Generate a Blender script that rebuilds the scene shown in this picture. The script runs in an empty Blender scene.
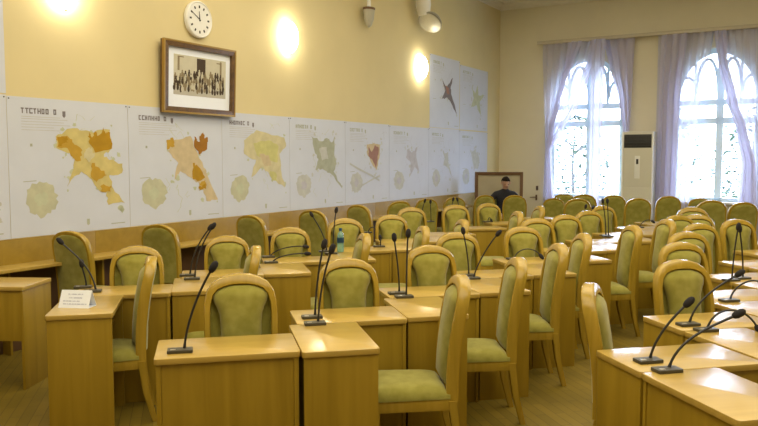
import bpy, bmesh, math, random
from mathutils import Vector, Matrix
from mathutils.geometry import tessellate_polygon
random.seed(7)
PI = math.pi
SC = bpy.context.scene
COL = SC.collection
R = math.radians

# ------------------------------------------------------------------ camera, world, light, exposure
EYE = 1.70
FPX = 747.0
PITCH = math.atan(55 / FPX)
cam_data = bpy.data.cameras.new('camera')
cam_data.sensor_width = 36.0
cam_data.lens = FPX / 758 * 36.0
cam_data.clip_end = 200
cam = bpy.data.objects.new('camera', cam_data)
COL.objects.link(cam)
cam.location = (0, 0, EYE)
cam.rotation_euler = (PI / 2 - PITCH, 0, 0)
SC.camera = cam

vs = SC.view_settings
vs.view_transform = 'Standard'
vs.look = 'None'
vs.exposure = 0.13
vs.gamma = 1.0
vs.use_curve_mapping = False

world = bpy.data.worlds.new('sky')
SC.world = world
world.use_nodes = True
wn = world.node_tree
bg = wn.nodes['Background']
bg.inputs[0].default_value = (0.66, 0.76, 1.0, 1)
bg.inputs[1].default_value = 20.0

ROOM = -R(30.2)          # the room's long axis against the camera's axis
DESK = R(13.0)           # the desks' axis against the camera's axis
def room_pt(x, y, z=0.0):
    return Vector((x * math.cos(ROOM) - y * math.sin(ROOM), x * math.sin(ROOM) + y * math.cos(ROOM), z))
def desk_pt(s, t, z=0.0):
    return Vector((s * math.cos(DESK) - t * math.sin(DESK), s * math.sin(DESK) + t * math.cos(DESK), z))

# ceiling lamps of the hall (warm, above the frame)
LAMP_W = 310
LAMP_COL = (1.0, 0.89, 0.66)
for x, y, w in ((-1.0, 1.5, 1.0), (-1.0, 6.5, 1.0), (-1.0, 11.5, 0.35)):
    ld = bpy.data.lights.new('ceiling_lamp', 'AREA')
    ld.shape = 'RECTANGLE'; ld.size = 8.0; ld.size_y = 4.0
    ld.energy = LAMP_W * w
    ld.color = LAMP_COL
    lo = bpy.data.objects.new('ceiling_lamp', ld)
    COL.objects.link(lo)
    lo.location = room_pt(x, y, 4.95)
    lo.rotation_euler = (0, 0, ROOM)
# daylight portals in the windows
WIN_X = (-4.185, -1.68, 0.83)
WIN_HW, WIN_SILL, WIN_SPRING, WIN_TOP = 0.765, 0.85, 2.75, 3.82
BACK_Y = 15.8
for wx in WIN_X:
    ld = bpy.data.lights.new('window_daylight', 'AREA')
    ld.shape = 'RECTANGLE'; ld.size = 1.55; ld.size_y = 3.0
    ld.cycles.is_portal = True
    lo = bpy.data.objects.new('window_daylight', ld)
    COL.objects.link(lo)
    lo.location = room_pt(wx, BACK_Y + 0.34, 2.34)
    lo.rotation_euler = (-PI / 2, 0, ROOM)      # shines into the hall

# ------------------------------------------------------------------ materials
def new_mat(name):
    m = bpy.data.materials.new(name); m.use_nodes = True
    nt = m.node_tree
    return m, nt, nt.nodes['Principled BSDF']
def simple(name, col, rough=0.6, metal=0.0, spec=0.5, emit=None, emit_s=0, noise=0.0, nscale=30, bump=0.0):
    m, nt, b = new_mat(name)
    b.inputs['Base Color'].default_value = (*col, 1)
    b.inputs['Roughness'].default_value = rough
    b.inputs['Metallic'].default_value = metal
    b.inputs['Specular IOR Level'].default_value = spec
    if emit:
        b.inputs['Emission Color'].default_value = (*emit, 1)
        b.inputs['Emission Strength'].default_value = emit_s
    if noise or bump:
        tc = nt.nodes.new('ShaderNodeTexCoord')
        n = nt.nodes.new('ShaderNodeTexNoise'); n.inputs['Scale'].default_value = nscale; n.inputs['Detail'].default_value = 5
        nt.links.new(tc.outputs['Object'], n.inputs['Vector'])
        if noise:
            r = nt.nodes.new('ShaderNodeValToRGB')
            r.color_ramp.elements[0].color = (*[c * (1 - noise) for c in col], 1)
            r.color_ramp.elements[1].color = (*[min(1, c * (1 + noise)) for c in col], 1)
            r.color_ramp.elements[0].position = 0.3; r.color_ramp.elements[1].position = 0.7
            nt.links.new(n.outputs['Fac'], r.inputs['Fac']); nt.links.new(r.outputs['Color'], b.inputs['Base Color'])
        if bump:
            bp = nt.nodes.new('ShaderNodeBump'); bp.inputs['Strength'].default_value = bump; bp.inputs['Distance'].default_value = 0.01
            nt.links.new(n.outputs['Fac'], bp.inputs['Height']); nt.links.new(bp.outputs['Normal'], b.inputs['Normal'])
    return m
def wood(name, c1, c2, rough=0.4, grain='z', scale=1.0, spec=0.5, coat=0):
    m, nt, b = new_mat(name)
    if coat: b.inputs['Coat Weight'].default_value = coat; b.inputs['Coat Roughness'].default_value = 0.17
    tc = nt.nodes.new('ShaderNodeTexCoord'); mp = nt.nodes.new('ShaderNodeMapping')
    s = [14 * scale] * 3; s['xyz'.index(grain)] = 0.9 * scale
    mp.inputs['Scale'].default_value = s
    oi = nt.nodes.new('ShaderNodeObjectInfo')
    ad = nt.nodes.new('ShaderNodeVectorMath'); ad.operation = 'MULTIPLY_ADD'
    ad.inputs[1].default_value = (9, 7, 5)
    n = nt.nodes.new('ShaderNodeTexNoise'); n.inputs['Scale'].default_value = 1.0; n.inputs['Detail'].default_value = 7; n.inputs['Distortion'].default_value = 0.7
    r = nt.nodes.new('ShaderNodeValToRGB')
    r.color_ramp.elements[0].position = 0.3; r.color_ramp.elements[1].position = 0.7
    r.color_ramp.elements[0].color = (*c1, 1); r.color_ramp.elements[1].color = (*c2, 1)
    L = nt.links.new
    L(oi.outputs['Random'], ad.inputs[0]); L(tc.outputs['Object'], mp.inputs['Vector']); L(mp.outputs['Vector'], ad.inputs[2])
    L(ad.outputs['Vector'], n.inputs['Vector']); L(n.outputs['Fac'], r.inputs['Fac']); L(r.outputs['Color'], b.inputs['Base Color'])
    b.inputs['Roughness'].default_value = rough
    b.inputs['Specular IOR Level'].default_value = spec
    return m
def fabric(name, c1, c2):
    m, nt, b = new_mat(name)
    tc = nt.nodes.new('ShaderNodeTexCoord')
    n = nt.nodes.new('ShaderNodeTexNoise'); n.inputs['Scale'].default_value = 14; n.inputs['Detail'].default_value = 6
    r = nt.nodes.new('ShaderNodeValToRGB')
    r.color_ramp.elements[0].position = 0.3; r.color_ramp.elements[1].position = 0.72
    r.color_ramp.elements[0].color = (*c1, 1); r.color_ramp.elements[1].color = (*c2, 1)
    f = nt.nodes.new('ShaderNodeTexNoise'); f.inputs['Scale'].default_value = 400
    bp = nt.nodes.new('ShaderNodeBump'); bp.inputs['Strength'].default_value = 0.25; bp.inputs['Distance'].default_value = 0.003
    L = nt.links.new
    L(tc.outputs['Object'], n.inputs['Vector']); L(tc.outputs['Object'], f.inputs['Vector'])
    L(n.outputs['Fac'], r.inputs['Fac']); L(r.outputs['Color'], b.inputs['Base Color'])
    L(f.outputs['Fac'], bp.inputs['Height']); L(bp.outputs['Normal'], b.inputs['Normal'])
    b.inputs['Roughness'].default_value = 0.9
    b.inputs['Specular IOR Level'].default_value = 0.2
    b.inputs['Sheen Weight'].default_value = 0.25
    b.inputs['Sheen Roughness'].default_value = 0.5
    return m
def parquet(name):
    m, nt, b = new_mat(name)
    tc = nt.nodes.new('ShaderNodeTexCoord'); mp = nt.nodes.new('ShaderNodeMapping')
    mp.inputs['Rotation'].default_value = (0, 0, R(45))
    br = nt.nodes.new('ShaderNodeTexBrick')
    br.inputs['Color1'].default_value = (0.20, 0.14, 0.018, 1); br.inputs['Color2'].default_value = (0.155, 0.108, 0.013, 1)
    br.inputs['Mortar'].default_value = (0.08, 0.055, 0.012, 1)
    br.inputs['Scale'].default_value = 1.0; br.inputs['Mortar Size'].default_value = 0.002
    br.inputs['Brick Width'].default_value = 0.42; br.inputs['Row Height'].default_value = 0.07
    n = nt.nodes.new('ShaderNodeTexNoise'); n.inputs['Scale'].default_value = 1.6; n.inputs['Detail'].default_value = 4
    mx = nt.nodes.new('ShaderNodeMixRGB'); mx.blend_type = 'MULTIPLY'; mx.inputs[0].default_value = 0.55
    r = nt.nodes.new('ShaderNodeValToRGB')
    r.color_ramp.elements[0].color = (0.6, 0.6, 0.55, 1); r.color_ramp.elements[1].color = (1.15, 1.15, 1.1, 1)
    r.color_ramp.elements[0].position = 0.35; r.color_ramp.elements[1].position = 0.65
    L = nt.links.new
    L(tc.outputs['Object'], mp.inputs['Vector']); L(mp.outputs['Vector'], br.inputs['Vector']); L(tc.outputs['Object'], n.inputs['Vector'])
    L(n.outputs['Fac'], r.inputs['Fac']); L(br.outputs['Color'], mx.inputs[1]); L(r.outputs['Color'], mx.inputs[2])
    L(mx.outputs['Color'], b.inputs['Base Color'])
    b.inputs['Roughness'].default_value = 0.5; b.inputs['Specular IOR Level'].default_value = 0.25
    return m
def sheer(name, col, clear):
    m, nt, b = new_mat(name)
    out = nt.nodes['Material Output']
    nt.nodes.remove(b)
    d = nt.nodes.new('ShaderNodeBsdfDiffuse'); d.inputs['Color'].default_value = (*col, 1)
    t = nt.nodes.new('ShaderNodeBsdfTranslucent'); t.inputs['Color'].default_value = (*col, 1)
    tr = nt.nodes.new('ShaderNodeBsdfTransparent')
    m1 = nt.nodes.new('ShaderNodeMixShader'); m1.inputs[0].default_value = 0.36
    m2 = nt.nodes.new('ShaderNodeMixShader'); m2.inputs[0].default_value = clear
    L = nt.links.new
    L(d.outputs[0], m1.inputs[1]); L(t.outputs[0], m1.inputs[2]); L(m1.outputs[0], m2.inputs[1]); L(tr.outputs[0], m2.inputs[2])
    L(m2.outputs[0], out.inputs['Surface'])
    return m
def glass_pane(name):
    m, nt, b = new_mat(name)
    out = nt.nodes['Material Output']; nt.nodes.remove(b)
    g = nt.nodes.new('ShaderNodeBsdfGlossy'); g.inputs['Roughness'].default_value = 0.02
    tr = nt.nodes.new('ShaderNodeBsdfTransparent'); tr.inputs['Color'].default_value = (0.95, 0.98, 1, 1)
    mx = nt.nodes.new('ShaderNodeMixShader'); mx.inputs[0].default_value = 0.06
    nt.links.new(tr.outputs[0], mx.inputs[1]); nt.links.new(g.outputs[0], mx.inputs[2]); nt.links.new(mx.outputs[0], out.inputs['Surface'])
    return m

M = dict(
    wall=simple('plaster_yellow', (0.68, 0.585, 0.335), 0.85, noise=0.04, nscale=1.2, spec=0.2),
    wall_back=simple('plaster_cream', (0.72, 0.66, 0.49), 0.85, noise=0.03, nscale=1.5, spec=0.2),
    ceiling=simple('plaster_white', (0.78, 0.74, 0.62), 0.9),
    floor=parquet('parquet_oak'),
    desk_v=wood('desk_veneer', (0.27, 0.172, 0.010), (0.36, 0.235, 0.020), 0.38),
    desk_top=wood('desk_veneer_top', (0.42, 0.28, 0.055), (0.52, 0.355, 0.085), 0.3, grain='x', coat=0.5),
    panel=wood('wainscot_veneer', (0.26, 0.165, 0.012), (0.32, 0.205, 0.020), 0.5, grain='x', scale=0.6),
    dark=simple('dark_recess_board', (0.10, 0.05, 0.02), 0.6),  # shade under the wall counter, put into the board's colour
    chairwood=wood('chair_beech', (0.33, 0.22, 0.020), (0.43, 0.285, 0.036), 0.26, scale=1.6),
    green=fabric('olive_plush', (0.235, 0.215, 0.032), (0.34, 0.31, 0.07)),
    black=simple('black_plastic', (0.02, 0.02, 0.022), 0.45),
    blackfoam=simple('black_foam', (0.018, 0.016, 0.018), 0.95, noise=0.3, nscale=300),
    plate=simple('dark_mic_base', (0.055, 0.05, 0.035), 0.4),
    paper=simple('map_paper', (0.585, 0.62, 0.72), 0.7, noise=0.03, nscale=3, bump=0.15),
    card=simple('white_card', (0.84, 0.89, 1.0), 0.6, noise=0.01),
    white=simple('white_plastic', (0.80, 0.80, 0.78), 0.4, noise=0.01),
    acgrey=simple('pale_grey_plastic', (0.62, 0.60, 0.52), 0.45, noise=0.01),
    winframe=simple('window_paint', (0.72, 0.89, 0.98), 0.5, noise=0.02),  # bluish daylight glare on the bars is mixed into their colour
    glass=glass_pane('window_glass'),
    sheer=sheer('sheer_voile', (0.70, 0.68, 0.78), 0.22),  # lavender cast of the backlight put into the voile colour
    drape=sheer('lavender_drape', (0.63, 0.60, 0.73), 0.03),  # backlight's lavender is part of the drape colour too
    lampglass=simple('lit_opal_glass', (1, 0.95, 0.8), 0.4, emit=(1.0, 0.91, 0.68), emit_s=28),
    dimglass=simple('unlit_frosted_glass', (0.46, 0.44, 0.36), 0.3, noise=0.05),
    frame=wood('dark_walnut_frame', (0.085, 0.045, 0.014), (0.15, 0.08, 0.025), 0.35, grain='x'),
    gilt=simple('gilt_edge', (0.36, 0.22, 0.05), 0.35, metal=0.4),
    frameb=simple('brown_frame', (0.13, 0.065, 0.03), 0.4, noise=0.1),
    leaf=simple('leaf', (0.040, 0.066, 0.044), 0.6, noise=0.4, nscale=3),
    bark=simple('bark', (0.085, 0.082, 0.08), 0.9, noise=0.3),
    grass=simple('ground_grass', (0.12, 0.16, 0.09), 0.9, noise=0.2, nscale=2),
    suit=simple('dark_suit_cloth', (0.012, 0.013, 0.02), 0.85, noise=0.2, nscale=60),
    skin=simple('skin', (0.48, 0.29, 0.20), 0.55, noise=0.05),
    hair=simple('dark_hair', (0.02, 0.015, 0.012), 0.95, spec=0.1, noise=0.2, nscale=90),
    steel=simple('brushed_steel', (0.55, 0.53, 0.48), 0.3, metal=0.8),
    trim=simple('ceiling_trim', (0.74, 0.70, 0.58), 0.8),
    rail=simple('curtain_rail_paint', (0.50, 0.44, 0.32), 0.5),
)
def flat(name, col, rough=0.75):
    return simple(name, col, rough, noise=0.05, nscale=12, spec=0.2)

# ------------------------------------------------------------------ mesh helpers
def finish(bm, name, mat, parent=None, smooth=40, at=None, recalc=True):
    if recalc: bmesh.ops.recalc_face_normals(bm, faces=bm.faces[:])
    me = bpy.data.meshes.new(name)
    bm.to_mesh(me); bm.free()
    for m in (mat if isinstance(mat, (list, tuple)) else [mat]):
        me.materials.append(m)
    if smooth:
        for p in me.polygons: p.use_smooth = True
        me.set_sharp_from_angle(angle=R(smooth))
    o = bpy.data.objects.new(name, me)
    COL.objects.link(o)
    if parent: o.parent = parent
    if at is not None: o.location = at
    return o
def box(bm, x0, x1, y0, y1, z0, z1, bev=0.0, mat=0):
    vsx = [bm.verts.new((x, y, z)) for z in (z0, z1) for y in (y0, y1) for x in (x0, x1)]
    fs = [bm.faces.new([vsx[i] for i in q]) for q in ((0, 2, 3, 1), (4, 5, 7, 6), (0, 1, 5, 4), (2, 6, 7, 3), (0, 4, 6, 2), (1, 3, 7, 5))]
    for f in fs: f.material_index = mat
    if bev:
        es = list({e for f in fs for e in f.edges})
        bmesh.ops.bevel(bm, geom=es, offset=bev, segments=2, affect='EDGES', profile=0.6)
    return fs
def prism(bm, pts, f, d0, d1, bev=0.0, mat=0):
    """polygon pts (2-D) swept from depth d0 to d1; f(a, b, d) -> 3-D"""
    a = [bm.verts.new(f(p[0], p[1], d0)) for p in pts]
    b = [bm.verts.new(f(p[0], p[1], d1)) for p in pts]
    n = len(pts)
    fs = [bm.faces.new(a[::-1]), bm.faces.new(b)]
    for i in range(n):
        fs.append(bm.faces.new((a[i], a[(i + 1) % n], b[(i + 1) % n], b[i])))
    for q in fs: q.material_index = mat
    if bev:
        es = [e for q in fs[:2] for e in q.edges]
        bmesh.ops.bevel(bm, geom=es, offset=bev, segments=2, affect='EDGES', profile=0.6)
    return fs
def rrect(x0, x1, y0, y1, r, n=5):
    out = []
    for cx, cy, a0 in ((x1 - r, y1 - r, 0), (x0 + r, y1 - r, 90), (x0 + r, y0 + r, 180), (x1 - r, y0 + r, 270)):
        for i in range(n + 1):
            a = R(a0 + 90 * i / n)
            out.append((cx + r * math.cos(a), cy + r * math.sin(a)))
    return out
def tube(bm, pts, rad, seg=8, cap=True, mat=0):
    pts = [Vector(p) for p in pts]
    n = len(pts)
    rad = rad if isinstance(rad, (list, tuple)) else [rad] * n
    rings = []
    up = None
    for i, p in enumerate(pts):
        t = (pts[min(i + 1, n - 1)] - pts[max(i - 1, 0)]).normalized()
        if up is None:
            up = t.orthogonal().normalized()
        u = (up - t * up.dot(t)).normalized(); up = u
        v = t.cross(u)
        rings.append([bm.verts.new(p + (u * math.cos(2 * PI * k / seg) + v * math.sin(2 * PI * k / seg)) * rad[i]) for k in range(seg)])
    for a, b in zip(rings, rings[1:]):
        for k in range(seg):
            f = bm.faces.new((a[k], a[(k + 1) % seg], b[(k + 1) % seg], b[k])); f.material_index = mat
    if cap:
        bm.faces.new(rings[0][::-1]).material_index = mat; bm.faces.new(rings[-1]).material_index = mat
def lathe(bm, prof, seg=20, f=lambda x, y, z: (x, y, z), mat=0):
    rings = []
    for r, z in prof:
        rings.append([bm.verts.new(f(r * math.cos(2 * PI * k / seg), r * math.sin(2 * PI * k / seg), z)) for k in range(seg)])
    for a, b in zip(rings, rings[1:]):
        for k in range(seg):
            bm.faces.new((a[k], a[(k + 1) % seg], b[(k + 1) % seg], b[k])).material_index = mat
    bm.faces.new(rings[0][::-1]).material_index = mat; bm.faces.new(rings[-1]).material_index = mat
def sweep_rect(bm, path, width, y_of, depth):
    """rectangular rail swept along a path in the x-z plane; width(i) in the plane, depth along y"""
    n = len(path); rings = []
    for i, (x, z) in enumerate(path):
        x0, z0 = path[max(i - 1, 0)]; x1, z1 = path[min(i + 1, n - 1)]
        t = Vector((x1 - x0, z1 - z0)).normalized(); nx, nz = -t.y, t.x
        w = width(i) / 2
        ring = []
        for sw, sd in ((-.75, -1), (.75, -1), (1, -.7), (1, .7), (.75, 1), (-.75, 1), (-1, .7), (-1, -.7)):
            X, Z = x + nx * w * sw, z + nz * w * sw
            ring.append(bm.verts.new((X, y_of(Z) + sd * depth / 2, Z)))
        rings.append(ring)
    for a, b in zip(rings, rings[1:]):
        for k in range(8):
            bm.faces.new((a[k], a[(k + 1) % 8], b[(k + 1) % 8], b[k]))
    bm.faces.new(rings[0][::-1]); bm.faces.new(rings[-1])

LABELS = {}
def tag(o, label, cat, group=None, kind=None):
    n = len(label.split())
    assert 4 <= n <= 16, (n, label)
    assert label not in LABELS, label
    LABELS[label] = o.name
    o['label'] = label; o['category'] = cat
    if group: o['group'] = group
    if kind: o['kind'] = kind
    return o
def thing(name, label, cat, loc=(0, 0, 0), rz=0, group=None):
    o = bpy.data.objects.new(name, None); COL.objects.link(o)
    o.empty_display_size = 0.1
    o.location = loc; o.rotation_euler = (0, 0, rz)
    return tag(o, label, cat, group)
def struct(name, bm, mat, rz=ROOM, smooth=30):
    o = finish(bm, name, mat, None, smooth)
    o.rotation_euler = (0, 0, rz); o['kind'] = 'structure'
    return o
def dup(root, label, loc, rz):
    r = root.copy(); COL.objects.link(r)
    r.location = loc; r.rotation_euler = (0, 0, rz)
    assert label not in LABELS and 4 <= len(label.split()) <= 16, label
    LABELS[label] = r.name
    r['label'] = label
    for ch in list(root.children):
        c = ch.copy(); COL.objects.link(c); c.parent = r
        for g in ch.children:
            d = g.copy(); COL.objects.link(d); d.parent = c
    return r
ORD = ['first', 'second', 'third', 'fourth', 'fifth', 'sixth', 'seventh', 'eighth', 'ninth', 'tenth', 'eleventh', 'twelfth']

# survey helpers: a sight line met at a known height / at a known distance
def sight(x, y):
    u, v = (x - 379) / FPX, (213 - y) / FPX
    return Vector((u, math.cos(PITCH) + v * math.sin(PITCH), -math.sin(PITCH) + v * math.cos(PITCH)))
def at_height(x, y, h):
    d = sight(x, y); return d * ((h - EYE) / d.z) + Vector((0, 0, EYE))
def at_depth(x, y, Y):
    d = sight(x, y); return d * (Y / d.y) + Vector((0, 0, EYE))

# ------------------------------------------------------------------ the hall
LX, RX, Y0, CEIL = -6.1, 6.2, -4.5, 5.06
bm = bmesh.new(); box(bm, LX - .3, RX + .3, Y0 - .3, BACK_Y + .3, -0.2, 0); struct('floor', bm, M['floor'])
bm = bmesh.new(); box(bm, LX - .3, RX + .3, Y0 - .3, BACK_Y + .3, CEIL, CEIL + .2); struct('ceiling', bm, M['ceiling'])
bm = bmesh.new(); box(bm, LX - .3, LX, Y0, BACK_Y, 0, CEIL); struct('wall_left', bm, M['wall'])
bm = bmesh.new(); box(bm, RX, RX + .3, Y0, BACK_Y, 0, CEIL); struct('wall_right', bm, M['wall'])
bm = bmesh.new(); box(bm, LX - .3, RX + .3, Y0 - .3, Y0, 0, CEIL); struct('wall_front', bm, M['wall'])
# back wall with arched openings
bm = bmesh.new()
edges = [LX - .3] + [e for wx in WIN_X for e in (wx - WIN_HW, wx + WIN_HW)] + [RX + .3]
for i in range(0, len(edges), 2):
    box(bm, edges[i], edges[i + 1], BACK_Y, BACK_Y + .3, 0, CEIL)
for wx in WIN_X:
    box(bm, wx - WIN_HW, wx + WIN_HW, BACK_Y, BACK_Y + .3, 0, WIN_SILL)
    for s in (-1, 1):
        arc = [(wx + s * WIN_HW * math.cos(a), WIN_SPRING + (WIN_TOP - WIN_SPRING) * math.sin(a) ** 0.9) for a in [PI / 2 * i / 10 for i in range(11)]]
        prism(bm, arc + [(wx, CEIL), (wx + s * WIN_HW, CEIL)], lambda a, b, d: (a, d, b), BACK_Y, BACK_Y + .3)
struct('wall_back', bm, M['wall_back'])
# cornice along the ceiling and wood panelling along the map wall
bm = bmesh.new()
prof = [(0, 0), (0, -.13), (.03, -.13), (.05, -.07), (.11, -.04), (.13, 0)]
prism(bm, prof, lambda a, b, d: (LX + a, d, CEIL + b), Y0, BACK_Y)
struct('trim_1', bm, M['trim'])
bm = bmesh.new(); prism(bm, prof, lambda a, b, d: (d, BACK_Y - a, CEIL + b), LX, RX); struct('trim_2', bm, M['trim'])
bm = bmesh.new()
for i in range(5):
    y = 2.2 + i * 2.716
    box(bm, LX, LX + .012, y, y + 2.714, 0, 0.985, 0.002)
struct('trim_3', bm, M['panel'])
bm = bmesh.new(); box(bm, LX, LX + .02, Y0, 2.19, 0, .99, .003); struct('trim_4', bm, M['panel'])
bm = bmesh.new()
box(bm, LX, -5.0, BACK_Y - .02, BACK_Y, 0, .12, .004); box(bm, -3.35, RX, BACK_Y - .02, BACK_Y, 0, .12, .004)
struct('baseboard_back', bm, M['panel'])

# windows
def arch_pts(cx, hw, spring, top, n=12, p=0.9):
    L = [(cx - hw * math.cos(PI / 2 * i / n), spring + (top - spring) * math.sin(PI / 2 * i / n) ** p) for i in range(n + 1)]
    return L + [(2 * cx - x, z) for x, z in L[-2::-1]]
def bar(bm, pts, w, y0, y1):
    """a flat glazing bar of width w along pts in x-z"""
    n = len(pts); A, B = [], []
    for i, (x, z) in enumerate(pts):
        a = pts[max(i - 1, 0)]; b = pts[min(i + 1, n - 1)]
        t = Vector((b[0] - a[0], b[1] - a[1])).normalized(); nx, nz = -t.y * w / 2, t.x * w / 2
        A.append([bm.verts.new((x + nx, y, z + nz)) for y in (y0, y1)])
        B.append([bm.verts.new((x - nx, y, z - nz)) for y in (y0, y1)])
    for i in range(n - 1):
        bm.faces.new((A[i][0], A[i + 1][0], B[i + 1][0], B[i][0])); bm.faces.new((A[i][1], B[i][1], B[i + 1][1], A[i + 1][1]))
        bm.faces.new((A[i][0], A[i][1], A[i + 1][1], A[i + 1][0])); bm.faces.new((B[i][0], B[i + 1][0], B[i + 1][1], B[i][1]))
    for i in (0, n - 1):
        bm.faces.new((A[i][0], B[i][0], B[i][1], A[i][1]))
for k, wx in enumerate(WIN_X):
    bm = bmesh.new()
    y0, y1 = BACK_Y + .10, BACK_Y + .18
    hw = WIN_HW - .03
    out = [(wx - hw, WIN_SILL + .03)] + arch_pts(wx, hw, WIN_SPRING, WIN_TOP - .04) + [(wx + hw, WIN_SILL + .03), (wx - hw, WIN_SILL + .03)]
    bar(bm, out, .12, y0, y1)
    bar(bm, [(wx + .06, WIN_SILL), (wx + .06, WIN_TOP - .05)], .13, y0, y1)
    for s in (-.40, .42):
        bar(bm, [(wx + s, WIN_SPRING + .02), (wx + s, WIN_TOP - .28)], .05, y0 + .01, y1 - .01)
    bar(bm, [(wx - hw, 2.42), (wx + hw, 2.42)], .12, y0, y1)
    bar(bm, [(wx - hw, 2.78), (wx + hw, 2.78)], .11, y0, y1)
    for cx, h in ((wx - .57, .20), (wx - .18, .2), (wx + .25, .17), (wx + .59, .15)):
        top = 3.28 if abs(cx - wx) > .4 else 3.62
        for s in (-1, 1):   # pointed lancet heads
            bar(bm, [(cx + s * h * math.cos(PI / 2 * i / 6), 2.95 + (top - 2.95) * math.sin(PI / 2 * i / 6)) for i in range(7)], .06, y0 + .01, y1 - .01)
    w = struct('window_%d' % (k + 1), bm, M['winframe'])
    g = bmesh.new()
    prism(g, [(wx - hw, WIN_SILL + .03)] + arch_pts(wx, hw, WIN_SPRING, WIN_TOP - .04) + [(wx + hw, WIN_SILL + .03)], lambda a, b, d: (a, d, b), BACK_Y + .135, BACK_Y + .141)
    finish(g, 'window_glass', M['glass'], w)
    s = bmesh.new(); box(s, wx - WIN_HW - .06, wx + WIN_HW + .06, BACK_Y - .12, BACK_Y + .1, WIN_SILL - .04, WIN_SILL, .008)
    finish(s, 'window_sill', M['white'], w)
# ground and trees beyond the windows
bm = bmesh.new(); box(bm, -30, 30, BACK_Y + .4, 60, -1.2, -1.0); struct('ground', bm, M['grass'])
def tree(label, x, y, h, spread, seed):
    rnd = random.Random(seed)
    t = thing('tree', label, 'tree', room_pt(x, y, -1.0), ROOM, 'trees outside the windows')
    b = bmesh.new()
    tube(b, [(0, 0, 0), (.05, 0, h * .3), (-.04, .05, h * .6), (.02, 0, h * .9)], [.07, .055, .04, .015], 8)
    for i in range(9):
        a = rnd.uniform(0, 2 * PI); z = h * rnd.uniform(.3, .8); l = spread * rnd.uniform(.5, 1)
        tube(b, [(0, 0, z), (l * .5 * math.cos(a), l * .5 * math.sin(a), z + l * .35), (l * math.cos(a), l * math.sin(a), z + l * .5)], [.035, .02, .008], 5)
    finish(b, 'trunk', M['bark'], t)
    b = bmesh.new()
    for i in range(1500):
        a = rnd.uniform(0, 2 * PI); u = rnd.uniform(-1, 1); rr = spread * rnd.uniform(.3, 1) ** .6
        c = Vector((rr * math.cos(a) * math.sqrt(1 - u * u), rr * math.sin(a) * math.sqrt(1 - u * u), h * .62 + u * h * .36))
        q = Matrix.Rotation(rnd.uniform(0, 2 * PI), 3, 'Z') @ Matrix.Rotation(rnd.uniform(0, PI), 3, 'X')
        s = rnd.uniform(.04, .09)
        b.faces.new([b.verts.new(c + q @ Vector(p)) for p in ((-s, 0, 0), (0, -s * .5, .01), (s, 0, 0), (0, s * .5, .01))])
    finish(b, 'foliage', M['leaf'], t, smooth=0)
tree('slender leafy tree seen outside through the left window', -5.6, 20.0, 3.9, .95, 1)
tree('pale leafy tree outside behind the right half of the left window', -3.5, 21.5, 4.2, 1.0, 2)
tree('leafy tree outside seen through the right window', -1.3, 20.5, 4.0, 1.0, 3)

# curtain rail and drapes
bm = bmesh.new()
box(bm, -5.18, 3.2, BACK_Y - .22, BACK_Y, 4.12, 4.16, .006)
box(bm, -5.18, 3.2, BACK_Y - .235, BACK_Y - .215, 4.095, 4.165, .004)
o = finish(bm, 'curtain_rail', M['rail']); o.rotation_euler = (0, 0, ROOM)
tag(o, 'long pale curtain rail board fixed above both windows', 'curtain rail')
CY = BACK_Y - .13
def px_room(px, y):
    return y * math.tan(math.atan((px - 379) / 749.0) - R(30.2))
def curtain(label, pts, mat, folds, amp, yc=CY, nu=60, drop_to=None):
    """pts: rows (y_px, left_px, right_px) read along the drop; hung as a pleated sheet"""
    rows = []
    for yp, l, r in pts:
        xl, xr = px_room(l, yc), px_room(r, yc)
        xm = (xl + xr) / 2; dep = room_pt(xm, yc).y
        rows.append((EYE + (158 - yp) * dep / FPX, xl, xr))
    if drop_to is not None:
        rows.append((drop_to, rows[-1][1], rows[-1][2]))
    rows[0] = (4.10, rows[0][1], rows[0][2])
    b = bmesh.new(); nv = 46
    zt, zb = rows[0][0], rows[-1][0]
    grid = []
    for j in range(nv + 1):
        z = zt + (zb - zt) * j / nv
        for a, c in zip(rows, rows[1:]):
            if a[0] >= z >= c[0] - 1e-6: break
        k = (a[0] - z) / max(a[0] - c[0], 1e-6); k = k * k * (3 - 2 * k) * .5 + k * .5
        xl = a[1] + (c[1] - a[1]) * k; xr = a[2] + (c[2] - a[2]) * k
        line = []
        for i in range(nu + 1):
            u = i / nu
            ph = 2 * PI * folds * u + .5 * math.sin(3 * u + j * .05)
            line.append(b.verts.new((xl + (xr - xl) * u, yc + amp * (math.sin(ph) + .35 * math.sin(2.3 * ph + 1)), z)))
        grid.append(line)
    for p, q in zip(grid, grid[1:]):
        for i in range(nu):
            b.faces.new((p[i], p[i + 1], q[i + 1], q[i]))
    o = finish(b, 'curtain', M[mat], None, 180); o.rotation_euler = (0, 0, ROOM)
    return tag(o, label, 'curtain', 'sheer curtains at the windows')
curtain('sheer curtain spread thinly over the left half of the left window', [(45, 541, 592), (60, 541, 588), (85, 542, 578), (105, 543, 571), (130, 544, 558), (150, 545, 552), (170, 544, 553), (200, 543, 556)], 'sheer', 6, .035, drop_to=.12)
curtain('gathered sheer strand sweeping left from the middle of the left window', [(45, 588, 600), (60, 585, 595), (85, 577, 586), (105, 570, 578), (130, 556, 564), (146, 547, 554)], 'drape', 2, .025, yc=CY - .07, nu=24)
curtain('narrow gathered sheer strand at the far left of the left window', [(45, 566, 580), (60, 564, 573), (85, 558, 564), (105, 553, 559), (130, 547, 553), (150, 545, 551), (175, 546, 553), (200, 546, 555)], 'drape', 2, .025, yc=CY - .12, drop_to=.12, nu=24)
curtain('narrow lavender drape hanging down the middle of the left window', [(45, 589, 603), (100, 589, 602), (200, 589, 600)], 'drape', 2, .03, yc=CY - .19, drop_to=.12, nu=24)
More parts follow.
